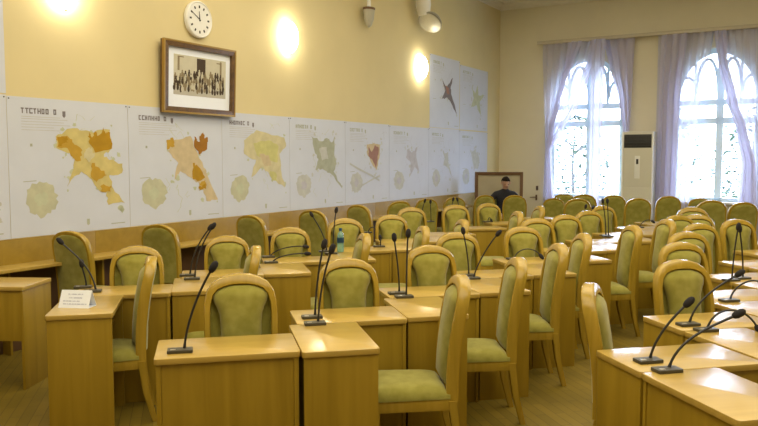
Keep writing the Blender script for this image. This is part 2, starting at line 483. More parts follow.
curtain('sheer curtain drawn back along the right side of the left window', [(45, 601, 632), (70, 608, 631), (100, 617, 630), (130, 622, 629), (200, 622, 629)], 'drape', 3, .03, drop_to=.12, nu=40)
curtain('wide lavender sheer covering the left part of the right window', [(40, 655, 710), (70, 655, 705), (110, 655, 698), (150, 655, 693), (200, 655, 691)], 'sheer', 7, .035, drop_to=.12)
curtain('thick lavender folds at the left edge of the right window', [(40, 658, 684), (100, 657, 678), (200, 657, 676)], 'drape', 3, .03, yc=CY - .09, drop_to=.12, nu=36)
curtain('lavender drape sweeping down the right side of the right window', [(36, 711, 776), (60, 715, 776), (100, 725, 776), (130, 735, 776), (165, 741, 776), (200, 739, 776)], 'sheer', 7, .035, yc=CY - .01, drop_to=.12)
curtain('gathered lavender strand sweeping right across the right window', [(36, 710, 722), (60, 714, 724), (100, 724, 735), (130, 735, 746), (165, 742, 756), (200, 740, 758)], 'drape', 2, .03, yc=CY - .10, drop_to=.12, nu=24)

# ------------------------------------------------------------------ things on the map wall
WX = LX  # wall plane x in room coordinates
def wall_y(px): return -LX / math.tan(R(30.2) - math.atan((px - 379) / 749.0))
def wall_uv(px, py, off=0.0):
    y = wall_y(px); dep = room_pt(LX, y).y
    return y, EYE + (158 - py) * dep / FPX
wf = lambda off: (lambda a, b, d: (d, a, b))
POST = [] 
MAPC = {n: simple('map_ink_' + n, c, .75, noise=.10, nscale=9, spec=.2) for n, c in dict(
    straw=(0.58, 0.49, 0.20), gold=(0.42, 0.24, 0.015), amber=(0.50, 0.31, 0.04), rust=(0.33, 0.15, 0.02), tan=(0.56, 0.46, 0.29),
    olive=(0.50, 0.50, 0.36), lime=(0.50, 0.53, 0.38), sage=(0.40, 0.42, 0.33), brick=(0.34, 0.19, 0.15), mauve=(0.49, 0.48, 0.53),
    ink=(0.20, 0.18, 0.20), grey=(0.50, 0.50, 0.50), moss=(0.55, 0.53, 0.22), pale=(0.52, 0.53, 0.50), sand=(0.58, 0.53, 0.33)).items()}
def jagged(poly, rnd, j):
    out = []
    for i, p in enumerate(poly):
        q = poly[(i + 1) % len(poly)]
        out.append(p)
        for t in (.25, .5, .75):
            out.append((p[0] + (q[0] - p[0]) * t + rnd.uniform(-j, j), p[1] + (q[1] - p[1]) * t + rnd.uniform(-j, j)))
    return out
def blob(cx, cy, r, rnd, n=26, k=.25):
    return [(cx + r * (1 + rnd.uniform(-k, k)) * math.cos(2 * PI * i / n), cy + r * (1 + rnd.uniform(-k, k)) * math.sin(2 * PI * i / n)) for i in range(n)]
def poster(label, y0, y1, z0, z1, shapes, seed, title=True, inset=True):
    """a map sheet pinned to the wall; shapes in sheet coordinates u right, v down"""
    rnd = random.Random(seed)
    t = thing('map_poster', label, 'poster', room_pt(LX, (y0 + y1) / 2, z0), ROOM, 'map posters on the left wall')
    W, H = y1 - y0, z1 - z0
    b = bmesh.new(); n = 8
    # sheet, its lower corners lifting a little off the wall
    prism(b, [(-W / 2, 0), (W / 2, 0), (W / 2, H), (-W / 2, H)], lambda a, c, d: (d, a, c), .002, .004)
    finish(b, 'sheet', M['paper'], t, 0)
    base = .0042
    cv = lambda u, v, d: (d, -W / 2 + u * W, H - v * H)
    def part(name, polys, mat, lay):
        b = bmesh.new()
        d = base + .0006 * lay
        for p in polys:
            vs_ = [b.verts.new(cv(u, v, d)) for u, v in p]
            for tri in tessellate_polygon([[Vector((u, v, 0)) for u, v in p]]):
                try: b.faces.new([vs_[k] for k in tri])
                except ValueError: pass
        for f in b.faces:
            f.normal_update()
            if f.normal.x < 0: f.normal_flip()
        return finish(b, name, MAPC[mat], t, 0, recalc=False)
    lay = 1
    if inset:
        part('inset_map', [blob(.235, .735, .125, rnd, 30, .14)], 'olive' if seed < 4 else 'pale', lay)
        part('inset_map', [blob(.235, .735, .05, rnd, 20, .3)], 'lime' if seed < 4 else 'mauve', lay + 1)
    if shapes:     # pale outskirts round the built-up area
        core = shapes[0][0][0]
        fr_ = []
        for i in range(26):
            p = rnd.choice(core); a, r_ = rnd.uniform(0, 2 * PI), rnd.uniform(.01, .09)
            fr_.append(blob(min(.93, max(.07, p[0] + r_ * math.cos(a))), min(.93, max(.07, p[1] + r_ * math.sin(a))), rnd.uniform(.006, .022), rnd, 9, .5))
        part('outskirts', fr_, 'lime' if seed < 4 else 'pale', 2)
        lay = 2
    for polys, mat in shapes:
        lay += 1
        part('city_area', [jagged(p, rnd, .012) for p in polys], mat, lay)
    # thin river and road lines, fine legend boxes
    ln = []
    for i in range(9):
        x, y = rnd.uniform(.35, .85), rnd.uniform(.08, .8)
        for s in range(5):
            x2, y2 = x + rnd.uniform(-.05, .05), y + rnd.uniform(-.03, .06)
            ln.append([(x, y), (x2, y2), (x2 + .004, y2), (x + .004, y)]); x, y = x2, y2
    part('river_lines', ln, 'lime' if seed < 5 else 'mauve', 1)
    if title:
        ts = []
        u = .10
        for i in range(9):     # heavy heading, unreadable at this size
            w = rnd.uniform(.020, .027)
            if i != 7: 
                q = .0085      # mixed heavy capitals: posts, bars and rings
                post = lambda x: [(x, .075), (x + q, .075), (x + q, .115), (x, .115)]
                beam = lambda v: [(u, v), (u + w, v), (u + w, v + .009), (u, v + .009)]
                ts += ([post(u), post(u + w - q), beam(.091)], [post(u), beam(.075), beam(.106)], [post(u), post(u + w - q), beam(.075)],
                       [post(u), post(u + w - q), beam(.075), beam(.106)], [post(u + w / 2 - q / 2), beam(.075)])[rnd.randrange(5)]
            u += .031
        ts += [[(.42, .085), (.445, .085), (.445, .12), (.4325, .135), (.42, .12)]]
        part('heading', ts, 'sage' if seed > 3 else 'ink', 1)
        part('small_print', [[(.10, v), (.10 + w, v), (.10 + w, v + .004), (.10, v + .004)] for v, w in ((.135, .3), (.15, .36), (.17, .33), (.19, .38), (.21, .25), (.23, .3))], 'grey', 1)
    lg = [[(.60, .905), (.625, .905), (.625, .945), (.6125, .955), (.60, .945)], [(.82, .955), (.95, .955), (.95, .962), (.82, .962)], [(.1, .60), (.2, .595), (.2, .60), (.1, .605)], [(.16, .33), (.178, .33), (.178, .35), (.16, .35)]]
    part('legend', lg, 'sage', 1)
    pn = bmesh.new()
    for a in (-W / 2 + .02, W / 2 - .02):
        lathe(pn, [(.006, 0), (.006, .004), (.002, .007)], 8, lambda x, y, z, a=a: (base + z, a + x, H - .02 + y))
    finish(pn, 'push_pin', M['black'], t)
    return t
def tr(x0, x1, ta, tb, ba, bb, polys):
    out = []
    for p in polys:
        q = []
        for x, y in p:
            u = (x - x0) / (x1 - x0); t = ta + (tb - ta) * u; b = ba + (bb - ba) * u
            q.append((min(.98, max(.02, u)), min(.98, max(.02, (y - t) / (b - t)))))
        out.append(q)
    return out
qs = [wall_y(p) for p in (8, 128.5, 222, 289.5, 345, 389, 428.5, 459, 487)]
PZ0, PZ1, PZ2 = .988, 2.25, 3.56
T1 = lambda polys: tr(20, 340, 38, 72, 425, 393, polys)
s1 = [
    (T1([[(135, 150), (165, 130), (215, 135), (240, 140), (285, 135), (290, 185), (265, 200), (280, 215), (320, 225), (318, 250), (280, 255), (290, 290), (325, 330), (275, 335), (270, 300), (250, 298), (220, 260), (200, 245), (175, 265), (162, 285), (178, 240), (185, 210), (170, 195), (135, 180)]]), 'straw'),
    (T1([[(138, 150), (165, 148), (178, 165), (205, 188), (200, 215), (183, 215), (165, 182), (138, 178)]]), 'amber'),
    (T1([[(140, 152), (162, 150), (166, 168), (140, 176)]]), 'gold'),
    (T1([[(225, 140), (232, 155), (242, 138), (250, 150), (265, 128), (272, 145), (285, 142), (288, 185), (240, 195), (222, 165)]]), 'gold'),
    (T1([[(212, 185), (230, 180), (238, 205), (225, 220), (208, 210)]]), 'sand'),
    (T1([[(230, 222), (250, 235), (272, 255), (240, 275), (225, 255)], [(255, 282), (285, 283), (282, 300), (255, 300)]]), 'amber'),
]
T2 = lambda polys: tr(20, 305, 10, 46, 392, 345, polys)
s2 = [
    (T2([[(150, 120), (200, 110), (215, 150), (230, 180), (250, 220), (288, 295), (248, 302), (230, 255), (200, 235), (165, 215), (148, 242), (160, 190), (130, 155)]]), 'tan'),
    (T2([[(125, 122), (145, 113), (150, 140), (128, 150)], [(222, 252), (246, 240), (250, 255), (225, 262)]]), 'amber'),
    (T2([[(211, 112), (225, 128), (232, 110), (240, 98), (246, 118), (256, 115), (253, 150), (225, 166), (210, 140)]]), 'rust'),
    (T2([[(205, 190), (222, 200), (245, 232), (230, 242), (205, 240)], [(222, 262), (245, 250), (247, 266), (225, 272)]]), 'gold'),
]
T3 = lambda polys: tr(5, 225, 45, 62, 398, 378, polys)
s3 = [
    (T3([[(70, 140), (110, 105), (160, 122), (205, 130), (212, 160), (188, 185), (192, 235), (206, 300), (165, 272), (130, 228), (92, 265), (108, 205), (70, 185)]]), 'sand'),
    (T3([[(100, 150), (150, 140), (185, 160), (180, 215), (140, 205), (110, 190)], [(150, 240), (175, 250), (178, 280), (160, 270)]]), 'moss'),
    (T3([[(118, 185), (150, 190), (160, 225), (135, 225)]]), 'tan'),
]
T4 = lambda polys: tr(232, 408, 62, 75, 375, 350, polys)
s4 = [(T4([[(296, 125), (330, 142), (345, 130), (360, 145), (372, 125), (370, 180), (378, 215), (368, 240), (397, 295), (355, 245), (330, 232), (308, 236), (318, 200), (305, 170)]]), 'sage'),
      (T4([[(320, 165), (345, 160), (350, 200), (330, 205)]]), 'pale')]
T5 = lambda polys: tr(412, 555, 75, 85, 350, 335, polys)
s5 = [(T5([[(478, 150), (500, 145), (522, 150), (520, 195), (512, 235), (490, 205), (480, 185)]]), 'tan'),
      (T5([[(484, 158), (494, 175), (505, 152), (518, 160), (514, 200), (508, 225), (496, 200), (484, 190)]]), 'brick'),
      (T5([[(425, 210), (520, 265), (522, 272), (425, 216)], [(520, 250), (430, 300), (430, 306), (522, 256)]]), 'pale')]
star = [[(.45, .3), (.55, .36), (.68, .28), (.66, .42), (.74, .62), (.62, .56), (.5, .68), (.52, .5), (.4, .42)]]
s6 = [(star, 'mauve')]
s7 = [([[(.42, .3), (.5, .38), (.6, .35), (.62, .5), (.76, .75), (.6, .58), (.45, .55), (.5, .45)]], 'pale')]
s8 = [([[(.4, .34), (.55, .3), (.7, .42), (.66, .6), (.5, .62)]], 'pale')]
fly = [([[(.36, .28), (.54, .42), (.76, .26), (.68, .42), (.72, .52), (.92, .80), (.66, .60), (.56, .56), (.38, .60), (.5, .46)]], 'ink'),
       ([[(.5, .40), (.62, .42), (.64, .52), (.54, .5)]], 'brick')]
gst = [([[(.4, .30), (.52, .40), (.62, .26), (.64, .42), (.86, .40), (.70, .52), (.74, .74), (.58, .58), (.36, .64), (.48, .48)]], 'lime')]
names = [('large city map poster with bold gold and amber districts, leftmost full sheet', s1),
         ('city map poster with rust and amber districts, below the framed photograph', s2),
         ('city map poster in olive yellow, right of the framed photograph', s3),
         ('city map poster with grey green district pattern, below the lit sconce', s4),
         ('city map poster with a small reddish brown centre', s5),
         ('faint lavender map poster left of the stacked double column', s6),
         ('faint map poster directly below the dark butterfly-shaped map', s7),
         ('faint map poster at the lower end nearest the room corner', s8)]
for i, (lb, sh) in enumerate(names):
    poster(lb, qs[i] + .002, qs[i + 1] - .002, PZ0 + random.uniform(0, .008), PZ1 + random.uniform(-.012, .012), sh, i + 1)
poster('upper map poster with a dark butterfly-shaped district beside the far sconce', qs[6] + .03, qs[7] - .01, PZ1 + .015, PZ2 + .03, fly, 9, inset=False)
poster('upper map poster with a pale green star shape near the corner', qs[7] + .01, qs[8] - .01, PZ1 + .015, PZ2 - .03, gst, 10, inset=False)
poster('lower map sheet cut off by the left edge of the view', qs[0] - 1.36, qs[0] - .002, PZ0, PZ1, s4, 11)
poster('tall upper sheet cut off by the left edge of the view', qs[0] - 1.36, qs[0] - .0, PZ1 + .012, 3.7, s4, 12)

# framed group photograph
y0, zt0 = wall_uv(160, 41); y1, zt1 = wall_uv(231, 53)
zb = (wall_uv(160, 113)[1] + wall_uv(234, 117)[1]) / 2; zt = (zt0 + zt1) / 2
W, H = y1 - y0, zt - zb
fr = thing('picture_frame', 'dark walnut framed sepia group photograph below the wall clock', 'picture', room_pt(LX, (y0 + y1) / 2, zb), ROOM)
fr.rotation_euler = (0, 0, ROOM)
OFF = .043
fv = lambda a, b, d: (d + OFF + .03 * (b / H), a, b)       # top leans off the wall
b = bmesh.new()
fw = .066
def ring(b, x0, x1, z0, z1, w, d0, d1):
    for p in ([(x0, z0), (x1, z0), (x1 - w, z0 + w), (x0 + w, z0 + w)], [(x1, z0), (x1, z1), (x1 - w, z1 - w), (x1 - w, z0 + w)],
              [(x1, z1), (x0, z1), (x0 + w, z1 - w), (x1 - w, z1 - w)], [(x0, z1), (x0, z0), (x0 + w, z0 + w), (x0 + w, z1 - w)]):
        prism(b, p, fv, d0, d1, .004)
ring(b, -W / 2, W / 2, 0, H, fw, -.03, .03)
ff = finish(b, 'frame', M['frame'], fr)
b = bmesh.new(); ring(b, -W / 2 - .004, W / 2 + .004, -.004, H + .004, .022, .0, .034); finish(b, 'gilt_rim', M['gilt'], ff)
b = bmesh.new(); prism(b, [(-W / 2 + .05, .05), (W / 2 - .05, .05), (W / 2 - .05, H - .05), (-W / 2 + .05, H - .05)], fv, -.012, -.006)
finish(b, 'mount', M['card'], fr, 0)
sep = {n: flat('sepia_' + n, c) for n, c in dict(light=(.56, .53, .42), mid=(.26, .21, .13), dark=(.07, .05, .035), sky=(.62, .60, .50), ground=(.48, .46, .40)).items()}
def fp(name, polys, mat, d):
    b = bmesh.new()
    for p in polys: prism(b, [(-W / 2 + W * u, H - H * v) for u, v in p], fv, -.006, -.006 + d)
    return finish(b, name, sep[mat], fr, 0)
RC = lambda u0, u1, v0, v1: [(u0, v0), (u1, v0), (u1, v1), (u0, v1)]
fp('print', [RC(.15, .88, .18, .74)], 'light', .001)
fp('print', [RC(.15, .88, .62, .74)], 'ground', .0016)
fp('pictured_doorway', [RC(.46, .58, .20, .45)], 'dark', .0022)
fp('pictured_pillars', [RC(.20, .225, .20, .40), RC(.79, .815, .20, .45), RC(.20, .28, .20, .215), RC(.74, .815, .22, .235)], 'mid', .0022)
rnd = random.Random(3)
grp = []
for row in range(5):
    for i in range(19):
        u = .16 + i * .0375 + rnd.uniform(-.01, .01); v = .40 + row * .055 + rnd.uniform(-.02, .02)
        if abs(u - .52) > .28 and row == 0: continue
        grp.append((u, v, rnd.random()))
for mat, lo, hi, d in (('mid', 0, .45, .003), ('dark', .45, .86, .0034), ('light', .86, 1, .0038)):
    b = bmesh.new()
    for u, v, q in grp:
        if lo <= q < hi:
            prism(b, [(-W / 2 + W * (u + .016 * math.cos(2 * PI * i / 8)), H - H * (v + .035 + .042 * math.sin(2 * PI * i / 8))) for i in range(8)], fv, -.006, -.006 + d)
            prism(b, [(-W / 2 + W * (u + .009 * math.cos(2 * PI * i / 8)), H - H * (v - .012 + .014 * math.sin(2 * PI * i / 8))) for i in range(8)], fv, -.006, -.006 + d + .0004)
    finish(b, 'pictured_crowd', sep[mat], fr, 0)

# clock
cy_, cz_ = wall_uv(199.0, 22.5)
ck = thing('wall_clock', 'round white wall clock above the framed photograph', 'clock', room_pt(LX, cy_, cz_), ROOM)
cr = .205
b = bmesh.new(); lathe(b, [(cr - .01, 0), (cr, .01), (cr, .045), (cr - .012, .055), (cr - .025, .045)], 48, lambda x, y, z: (z, x, y)); finish(b, 'case', M['white'], ck)
b = bmesh.new(); lathe(b, [(cr - .028, .035), (cr - .028, .0465)], 48, lambda x, y, z: (z, x, y)); finish(b, 'dial', M['white'], ck)
b = bmesh.new()
for h in range(12):
    a = R(90 - 30 * h); r0, r1, w = .125, .155, .010
    ca, sa = math.cos(a), math.sin(a)
    prism(b, [(r0 * ca - w * sa, r0 * sa + w * ca), (r1 * ca - w * sa, r1 * sa + w * ca), (r1 * ca + w * sa, r1 * sa - w * ca), (r0 * ca + w * sa, r0 * sa - w * ca)], lambda u, v, d: (d, u, v), .046, .048)
finish(b, 'hour_marks', M['black'], ck)
for nm, ang, ln, w in (('hour_hand', 4, .09, .008), ('minute_hand', 60 - 1, .135, .006)):
    a = R(90 + ang); ca, sa = math.cos(a), math.sin(a)
    b = bmesh.new()
    prism(b, [(-.02 * ca - w * sa, -.02 * sa + w * ca), (ln * ca - w * .4 * sa, ln * sa + w * .4 * ca), (ln * ca + w * .4 * sa, ln * sa - w * .4 * ca), (-.02 * ca + w * sa, -.02 * sa - w * ca)], lambda u, v, d: (d, -u, v) if False else (d, u, v), .049, .051)
    finish(b, nm, M['black'], ck)

# lit sconces
for i, (yy, lb) in enumerate(((4.62, 'lit oval opal glass sconce high at the top left of the view'), (wall_y(288), 'lit oval opal glass sconce right of the framed photograph'), (wall_y(419), 'lit oval opal glass sconce beside the upper map posters'))):
    t = thing('wall_sconce', lb, 'wall lamp', room_pt(LX, yy, 3.29), ROOM, 'lit sconces on the left wall')
    b = bmesh.new(); prism(b, [(.10 * math.cos(2 * PI * k / 24), .16 * math.sin(2 * PI * k / 24)) for k in range(24)], lambda u, v, d: (d, u, v), 0, .02, .004); finish(b, 'back_plate', M['steel'], t)
    b = bmesh.new()
    n, m_ = 20, 8
    rings = []
    for j in range(m_ + 1):
        a = PI / 2 * j / m_
        rings.append([b.verts.new((.02 + .13 * math.sin(a), .145 * max(math.cos(a), .02) * math.cos(2 * PI * k / n), .215 * max(math.cos(a), .02) * math.sin(2 * PI * k / n))) for k in range(n)])
    for p, q in zip(rings, rings[1:]):
        for k in range(n): b.faces.new((p[k], p[(k + 1) % n], q[(k + 1) % n], q[k]))
    b.faces.new(rings[-1])
    finish(b, 'glass_shade', M['lampglass'], t, 180)
    b = bmesh.new(); lathe(b, [(.012, -.235), (.014, -.225), (.008, -.205)], 10, lambda x, y, z: (.06 + x, y, z)); finish(b, 'finial', M['steel'], t)

# unlit shade on a white stem and a tilted floodlight
yy = wall_y(362.5); dep = room_pt(LX, yy).y; sc_ = dep / FPX
t = thing('wall_lamp', 'unlit frosted glass shield lamp on a white stem, upper wall', 'wall lamp', room_pt(LX, yy, EYE + (158 - 30.5) * sc_), ROOM)
b = bmesh.new(); lathe(b, [(.012, 0), (.05, .03), (.085, .12), (.10, .22), (.105, .275), (.10, .28)], 20, lambda x, y, z: (.12 + x * .8, y, z)); finish(b, 'glass_shade', M['dimglass'], t)
b = bmesh.new(); lathe(b, [(.108, .262), (.112, .27), (.112, .295), (.03, .315)], 20, lambda x, y, z: (.12 + x * .8, y, z)); finish(b, 'collar', M['frameb'], t)
b = bmesh.new(); tube(b, [(.12, 0, .30), (.12, 0, .75), (.10, 0, .85), (0, 0, .86)], .03, 10); finish(b, 'stem', M['white'], t)
b = bmesh.new(); lathe(b, [(.07, 0), (.07, .015), (.05, .025)], 18, lambda x, y, z: (z, y, .86 + x)); finish(b, 'wall_plate', M['white'], t)
yy = wall_y(413.5); dep = room_pt(LX, yy).y; sc_ = dep / FPX
t = thing('floodlight', 'tilted oval grey floodlight on a thick white post above the sconce', 'floodlight', room_pt(LX, yy, EYE + (158 - 26) * sc_), ROOM)
nv = Matrix.Rotation(-ROOM, 3, 'Z') @ Vector((-.42, -.55, -.72)).normalized()
q = nv.to_track_quat('Z', 'X').to_matrix(); FC = Vector((.27, .10, .02))
b = bmesh.new(); lathe(b, [(.05, -.13), (.15, -.09), (.205, -.02), (.22, .02), (.205, .03)], 28, lambda x, y, z: FC + q @ Vector((x, y, z))); finish(b, 'housing', simple('grey_metal_housing', (.27, .26, .21), .5, noise=.05), t)
b = bmesh.new(); lathe(b, [(.2, .025), (.2, .036), (.12, .05), (.02, .055)], 28, lambda x, y, z: FC + q @ Vector((x, y, z))); finish(b, 'lens', M['dimglass'], t)
b = bmesh.new(); tube(b, [(.20, .0, .12), (.19, -.02, .28), (.19, -.05, .75), (.13, -.05, .87), (.06, -.05, .88), (.004, -.05, .88)], [.10, .13, .13, .12, .11, .11], 14); finish(b, 'post', M['white'], t)

# counter along the map wall
ct = thing('wall_counter', 'long pale-topped wooden counter running below the map posters', 'counter', room_pt(LX + .015, 7.8, 0), ROOM)
b = bmesh.new(); box(b, 0, .27, -5.9, 5.9, .735, .765, .005); finish(b, 'counter_top', M['desk_top'], ct)
b = bmesh.new(); box(b, 0.02, .05, -5.88, 5.88, 0, .735); finish(b, 'back_board', M['dark'], ct)  # dark sheet standing in for the shade below the counter top
for i in range(13):
    y = -5.88 + i * .978
    b = bmesh.new(); box(b, .05, .16, y, y + .022, 0, .735, .002); finish(b, 'divider', M['desk_v'], ct)

# ------------------------------------------------------------------ desks
HD = .765
def desk_proto(name, w, d, kind, label, group):
    """kind 'front': open at the back; 'end': open on the right side. Root at the centre of the footprint"""
    t = thing(name, label, 'desk', (0, 0, 0), 0, group)
    x0, x1, y0, y1 = -w / 2, w / 2, -d / 2, d / 2
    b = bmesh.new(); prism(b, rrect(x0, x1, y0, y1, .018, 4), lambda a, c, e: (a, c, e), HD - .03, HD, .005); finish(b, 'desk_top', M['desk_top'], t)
    def pan(nm, *a):
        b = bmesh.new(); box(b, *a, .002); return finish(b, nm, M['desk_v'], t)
    i = .008
    if kind == 'front':
        pan('side_panel', x0 + i, x0 + i + .022, y0 + i, y1 - i, 0, HD - .031)
        pan('side_panel', x1 - i - .022, x1 - i, y0 + i, y1 - i, 0, HD - .031)
        pan('front_panel', x0 + i + .0225, x1 - i - .0225, y0 + i + .006, y0 + i + .026, .004, HD - .031)
        pan('shelf', x0 + i + .0225, x1 - i - .0225, y0 + .04, y1 - .09, HD - .165, HD - .147)
    elif kind == 'end':
        pan('front_panel', x0 + i, x1 - i, y0 + i, y0 + i + .022, 0, HD - .031)
        pan('rear_panel', x0 + i, x1 - i, y1 - i - .022, y1 - i, 0, HD - .031)
        pan('side_panel', x0 + i + .006, x0 + i + .026, y0 + i + .0225, y1 - i - .0225, .004, HD - .031)
        pan('shelf', x0 + .04, x1 - .06, y0 + i + .0225, y1 - i - .0225, HD - .165, HD - .147)
    else:
        pan('side_panel', x0 + i, x0 + i + .022, y0 + i, y1 - i, 0, HD - .031)
        pan('side_panel', x1 - i - .022, x1 - i, y0 + i, y1 - i, 0, HD - .031)
        pan('front_panel', x0 + i + .0225, x1 - i - .0225, y0 + i + .006, y0 + i + .026, .36, HD - .031)
        pan('shelf', x0 + i + .0225, x1 - i - .0225, y0 + .04, y1 - .09, .36, .378)
    return t
FW, FD, EW, ED = .653, .39, .385, .62
PF = PE = None
def put_desk(kind, cs, ctt, label, group):
    global PF, PE
    loc = desk_pt(cs, ctt)
    if kind == 'front':
        if PF is None:
            PF = desk_proto('front_desk', FW - .006, FD, 'front', label, group); r = PF
        else: r = dup(PF, label, loc, DESK)
    else:
        if PE is None:
            PE = desk_proto('end_desk', EW, ED, 'end', label, group); r = PE
        else: r = dup(PE, label, loc, DESK)
    r.location = loc; r.rotation_euler = (0, 0, DESK); r['group'] = group
    return r
rows = [
    ('central staggered row', 'desks of the central staggered row', lambda k: (.437 + .70 * k, 4.545 + .655 * k), range(-1, 9), range(0, 9)),
    ('left staggered row', 'desks of the left staggered row', lambda k: (-.95 + .695 * k, 5.72 + .66 * k), range(0, 9), range(0, 6)),
    ('right-hand row across the aisle', 'desks of the right-hand row', lambda k: (1.788 + .67 * k, 3.26 + .655 * k), range(0, 7), range(0, 6)),
]
for nm, gr, f, kF, kE in rows:
    for i, k in enumerate(kF):
        s, t = f(k)
        wide = 1.06 if k < 0 else 1.0
        if k < 0: t += .06
        s += .70 - FW * wide - .002
        o = put_desk('front', s + FW * wide / 2, t - FD / 2, 'wooden desk facing the camera in the %s, %s from the camera' % (nm, ORD[i]), gr)
        o.scale = (wide, 1, 1)
    for i, k in enumerate(kE):
        s, t = f(k)
        if gr.endswith('right-hand row'): s += .047
        put_desk('end', s + EW / 2, t - FD - .006 - ED / 2, 'narrow end-on wooden desk in the %s, %s from the camera' % (nm, ORD[i]), gr)
t = desk_proto('desk', .60, .43, 'half', 'wooden desk with half-height front panel at the far left edge', None)
q = Matrix.Rotation(-R(3), 3, 'Z'); t.location = at_height(23, 287, 0.765) - Vector((0, 0, .765)) - q @ Vector((.30, -.215, 0)); t.rotation_euler = (0, 0, -R(3))

# ------------------------------------------------------------------ chairs
HC = 1.055
def back_y(z): 
    k = max(0, (z - .42) / .64)
    return .195 + .085 * k ** 1.2 + .02 * math.sin(PI * min(1, k)) * -1 + .012
def make_chair(label):
    t = thing('conference_chair', label, 'chair')
    # seat cushion
    b = bmesh.new(); n = 14
    def outline(u, v):    # u,v in -1..1
        y = -.235 + (v + 1) / 2 * .43
        hw = .222 - .03 * (v + 1) / 2
        return u * hw * (1 - .05 * max(0, -v) ** 6), y - .018 * (1 - u * u) * (v < 0) * (-v)
    top, bot = [], []
    for j in range(n + 1):
        rt, rb = [], []
        for i in range(n + 1):
            u, v = -1 + 2 * i / n, -1 + 2 * j / n
            x, y = outline(u, v)
            dome = (1 - abs(u) ** 5) * (1 - abs(v) ** 5)
            rt.append(b.verts.new((x, y, .438 + .052 * max(dome, 0) ** .5))); rb.append(b.verts.new((x, y, .415)))
        top.append(rt); bot.append(rb)
    for j in range(n):
        for i in range(n):
            b.faces.new((top[j][i], top[j][i + 1], top[j + 1][i + 1], top[j + 1][i])); b.faces.new((bot[j][i], bot[j + 1][i], bot[j + 1][i + 1], bot[j][i + 1]))
    for j in range(n):
        for i in (0, n): b.faces.new((top[j][i], top[j + 1][i], bot[j + 1][i], bot[j][i]))
        for i in (0, n): b.faces.new((top[i][j], top[i][j + 1], bot[i][j + 1], bot[i][j]))
    finish(b, 'seat', M['green'], t, 60)
    # seat frame
    b = bmesh.new()
    prism(b, [(-.215, -.24), (0, -.255), (.215, -.24), (.19, .19), (-.19, .19)], lambda a, c, d: (a, c, d), .352, .414, .006)
    finish(b, 'seat_frame', M['chairwood'], t)
    # upholstered back
    b = bmesh.new()
    prof = [(.47, .112), (.52, .114), (.62, .111), (.72, .110), (.79, .112), (.84, .118), (.875, .130), (.90, .143), (.925, .150), (.945, .148), (.965, .132), (.982, .10), (.992, .06)]
    m_ = 12; F, K = [], []
    for z, hw in prof:
        ez = min(1, (z - .47) / .04 + .35, (.992 - z) / .05 + .3)
        fr_, bk = [], []
        for i in range(m_ + 1):
            u = -1 + 2 * i / m_
            d = (1 - abs(u) ** 4) * ez
            yb = back_y(z)
            fr_.append(b.verts.new((u * hw, yb - .016 - .038 * d, z))); bk.append(b.verts.new((u * hw, yb + .010 + .014 * d, z)))
        F.append(fr_); K.append(bk)
    for p, q, flip in ((F, K, 0),):
        for j in range(len(prof) - 1):
            for i in range(m_):
                b.faces.new((F[j][i], F[j][i + 1], F[j + 1][i + 1], F[j + 1][i])); b.faces.new((K[j][i], K[j + 1][i], K[j + 1][i + 1], K[j][i + 1]))
            for i in (0, m_): b.faces.new((F[j][i], F[j + 1][i], K[j + 1][i], K[j][i]))
        for j in (0, len(prof) - 1):
            for i in range(m_): b.faces.new((F[j][i], F[j][i + 1], K[j][i + 1], K[j][i]))
    finish(b, 'backrest', M['green'], t, 60)
    # bent frame over the back
    half = [(-.172, .40), (-.174, .50), (-.179, .62), (-.183, .74), (-.184, .83), (-.180, .90), (-.166, .955), (-.138, .99), (-.10, 1.010), (-.055, 1.022), (0, 1.026)]
    path = half + [(-x, z) for x, z in half[-2::-1]]
    N = len(path)
    b = bmesh.new(); sweep_rect(b, path, lambda i: .034 + .024 * max(0, 1 - abs(i - (N - 1) / 2) / 5.5), back_y, .064)
    fo = finish(b, 'back_frame', M['chairwood'], t, 50)
    half_o = [(-.172, .47), (-.176, .62), (-.182, .78), (-.184, .86), (-.176, .915), (-.158, .96), (-.128, .99), (-.09, 1.008), (-.045, 1.018), (0, 1.021)]
    b = bmesh.new(); rows_ = []
    for x, z in half_o:
        ln = []
        for i in range(9):
            u = -1 + 2 * i / 8
            yb = back_y(z) + .033
            ln.append((b.verts.new((u * x * .97, yb + .011 * (1 - u ** 6) * min(1, (1.021 - z) / .03 + .1), z)), b.verts.new((u * x * .97, yb - .006, z))))
        rows_.append(ln)
    rows_[-1] = rows_[-1]
    for p, q in zip(rows_, rows_[1:]):
        for i in range(8):
            b.faces.new((p[i][0], p[i + 1][0], q[i + 1][0], q[i][0])); b.faces.new((p[i][1], q[i][1], q[i + 1][1], p[i + 1][1]))
        for i in (0, 8): b.faces.new((p[i][0], q[i][0], q[i][1], p[i][1]))
    for i in range(8): b.faces.new((rows_[0][i][0], rows_[0][i][1], rows_[0][i + 1][1], rows_[0][i + 1][0]))
    bmesh.ops.remove_doubles(b, verts=b.verts[:], dist=.0004)
    finish(b, 'back_panel', M['green'], t, 60)
    b = bmesh.new(); box(b, -.158, .158, back_y(.46) - .014, back_y(.46) + .014, .445, .485, .005)
    finish(b, 'back_rail', M['chairwood'], t)
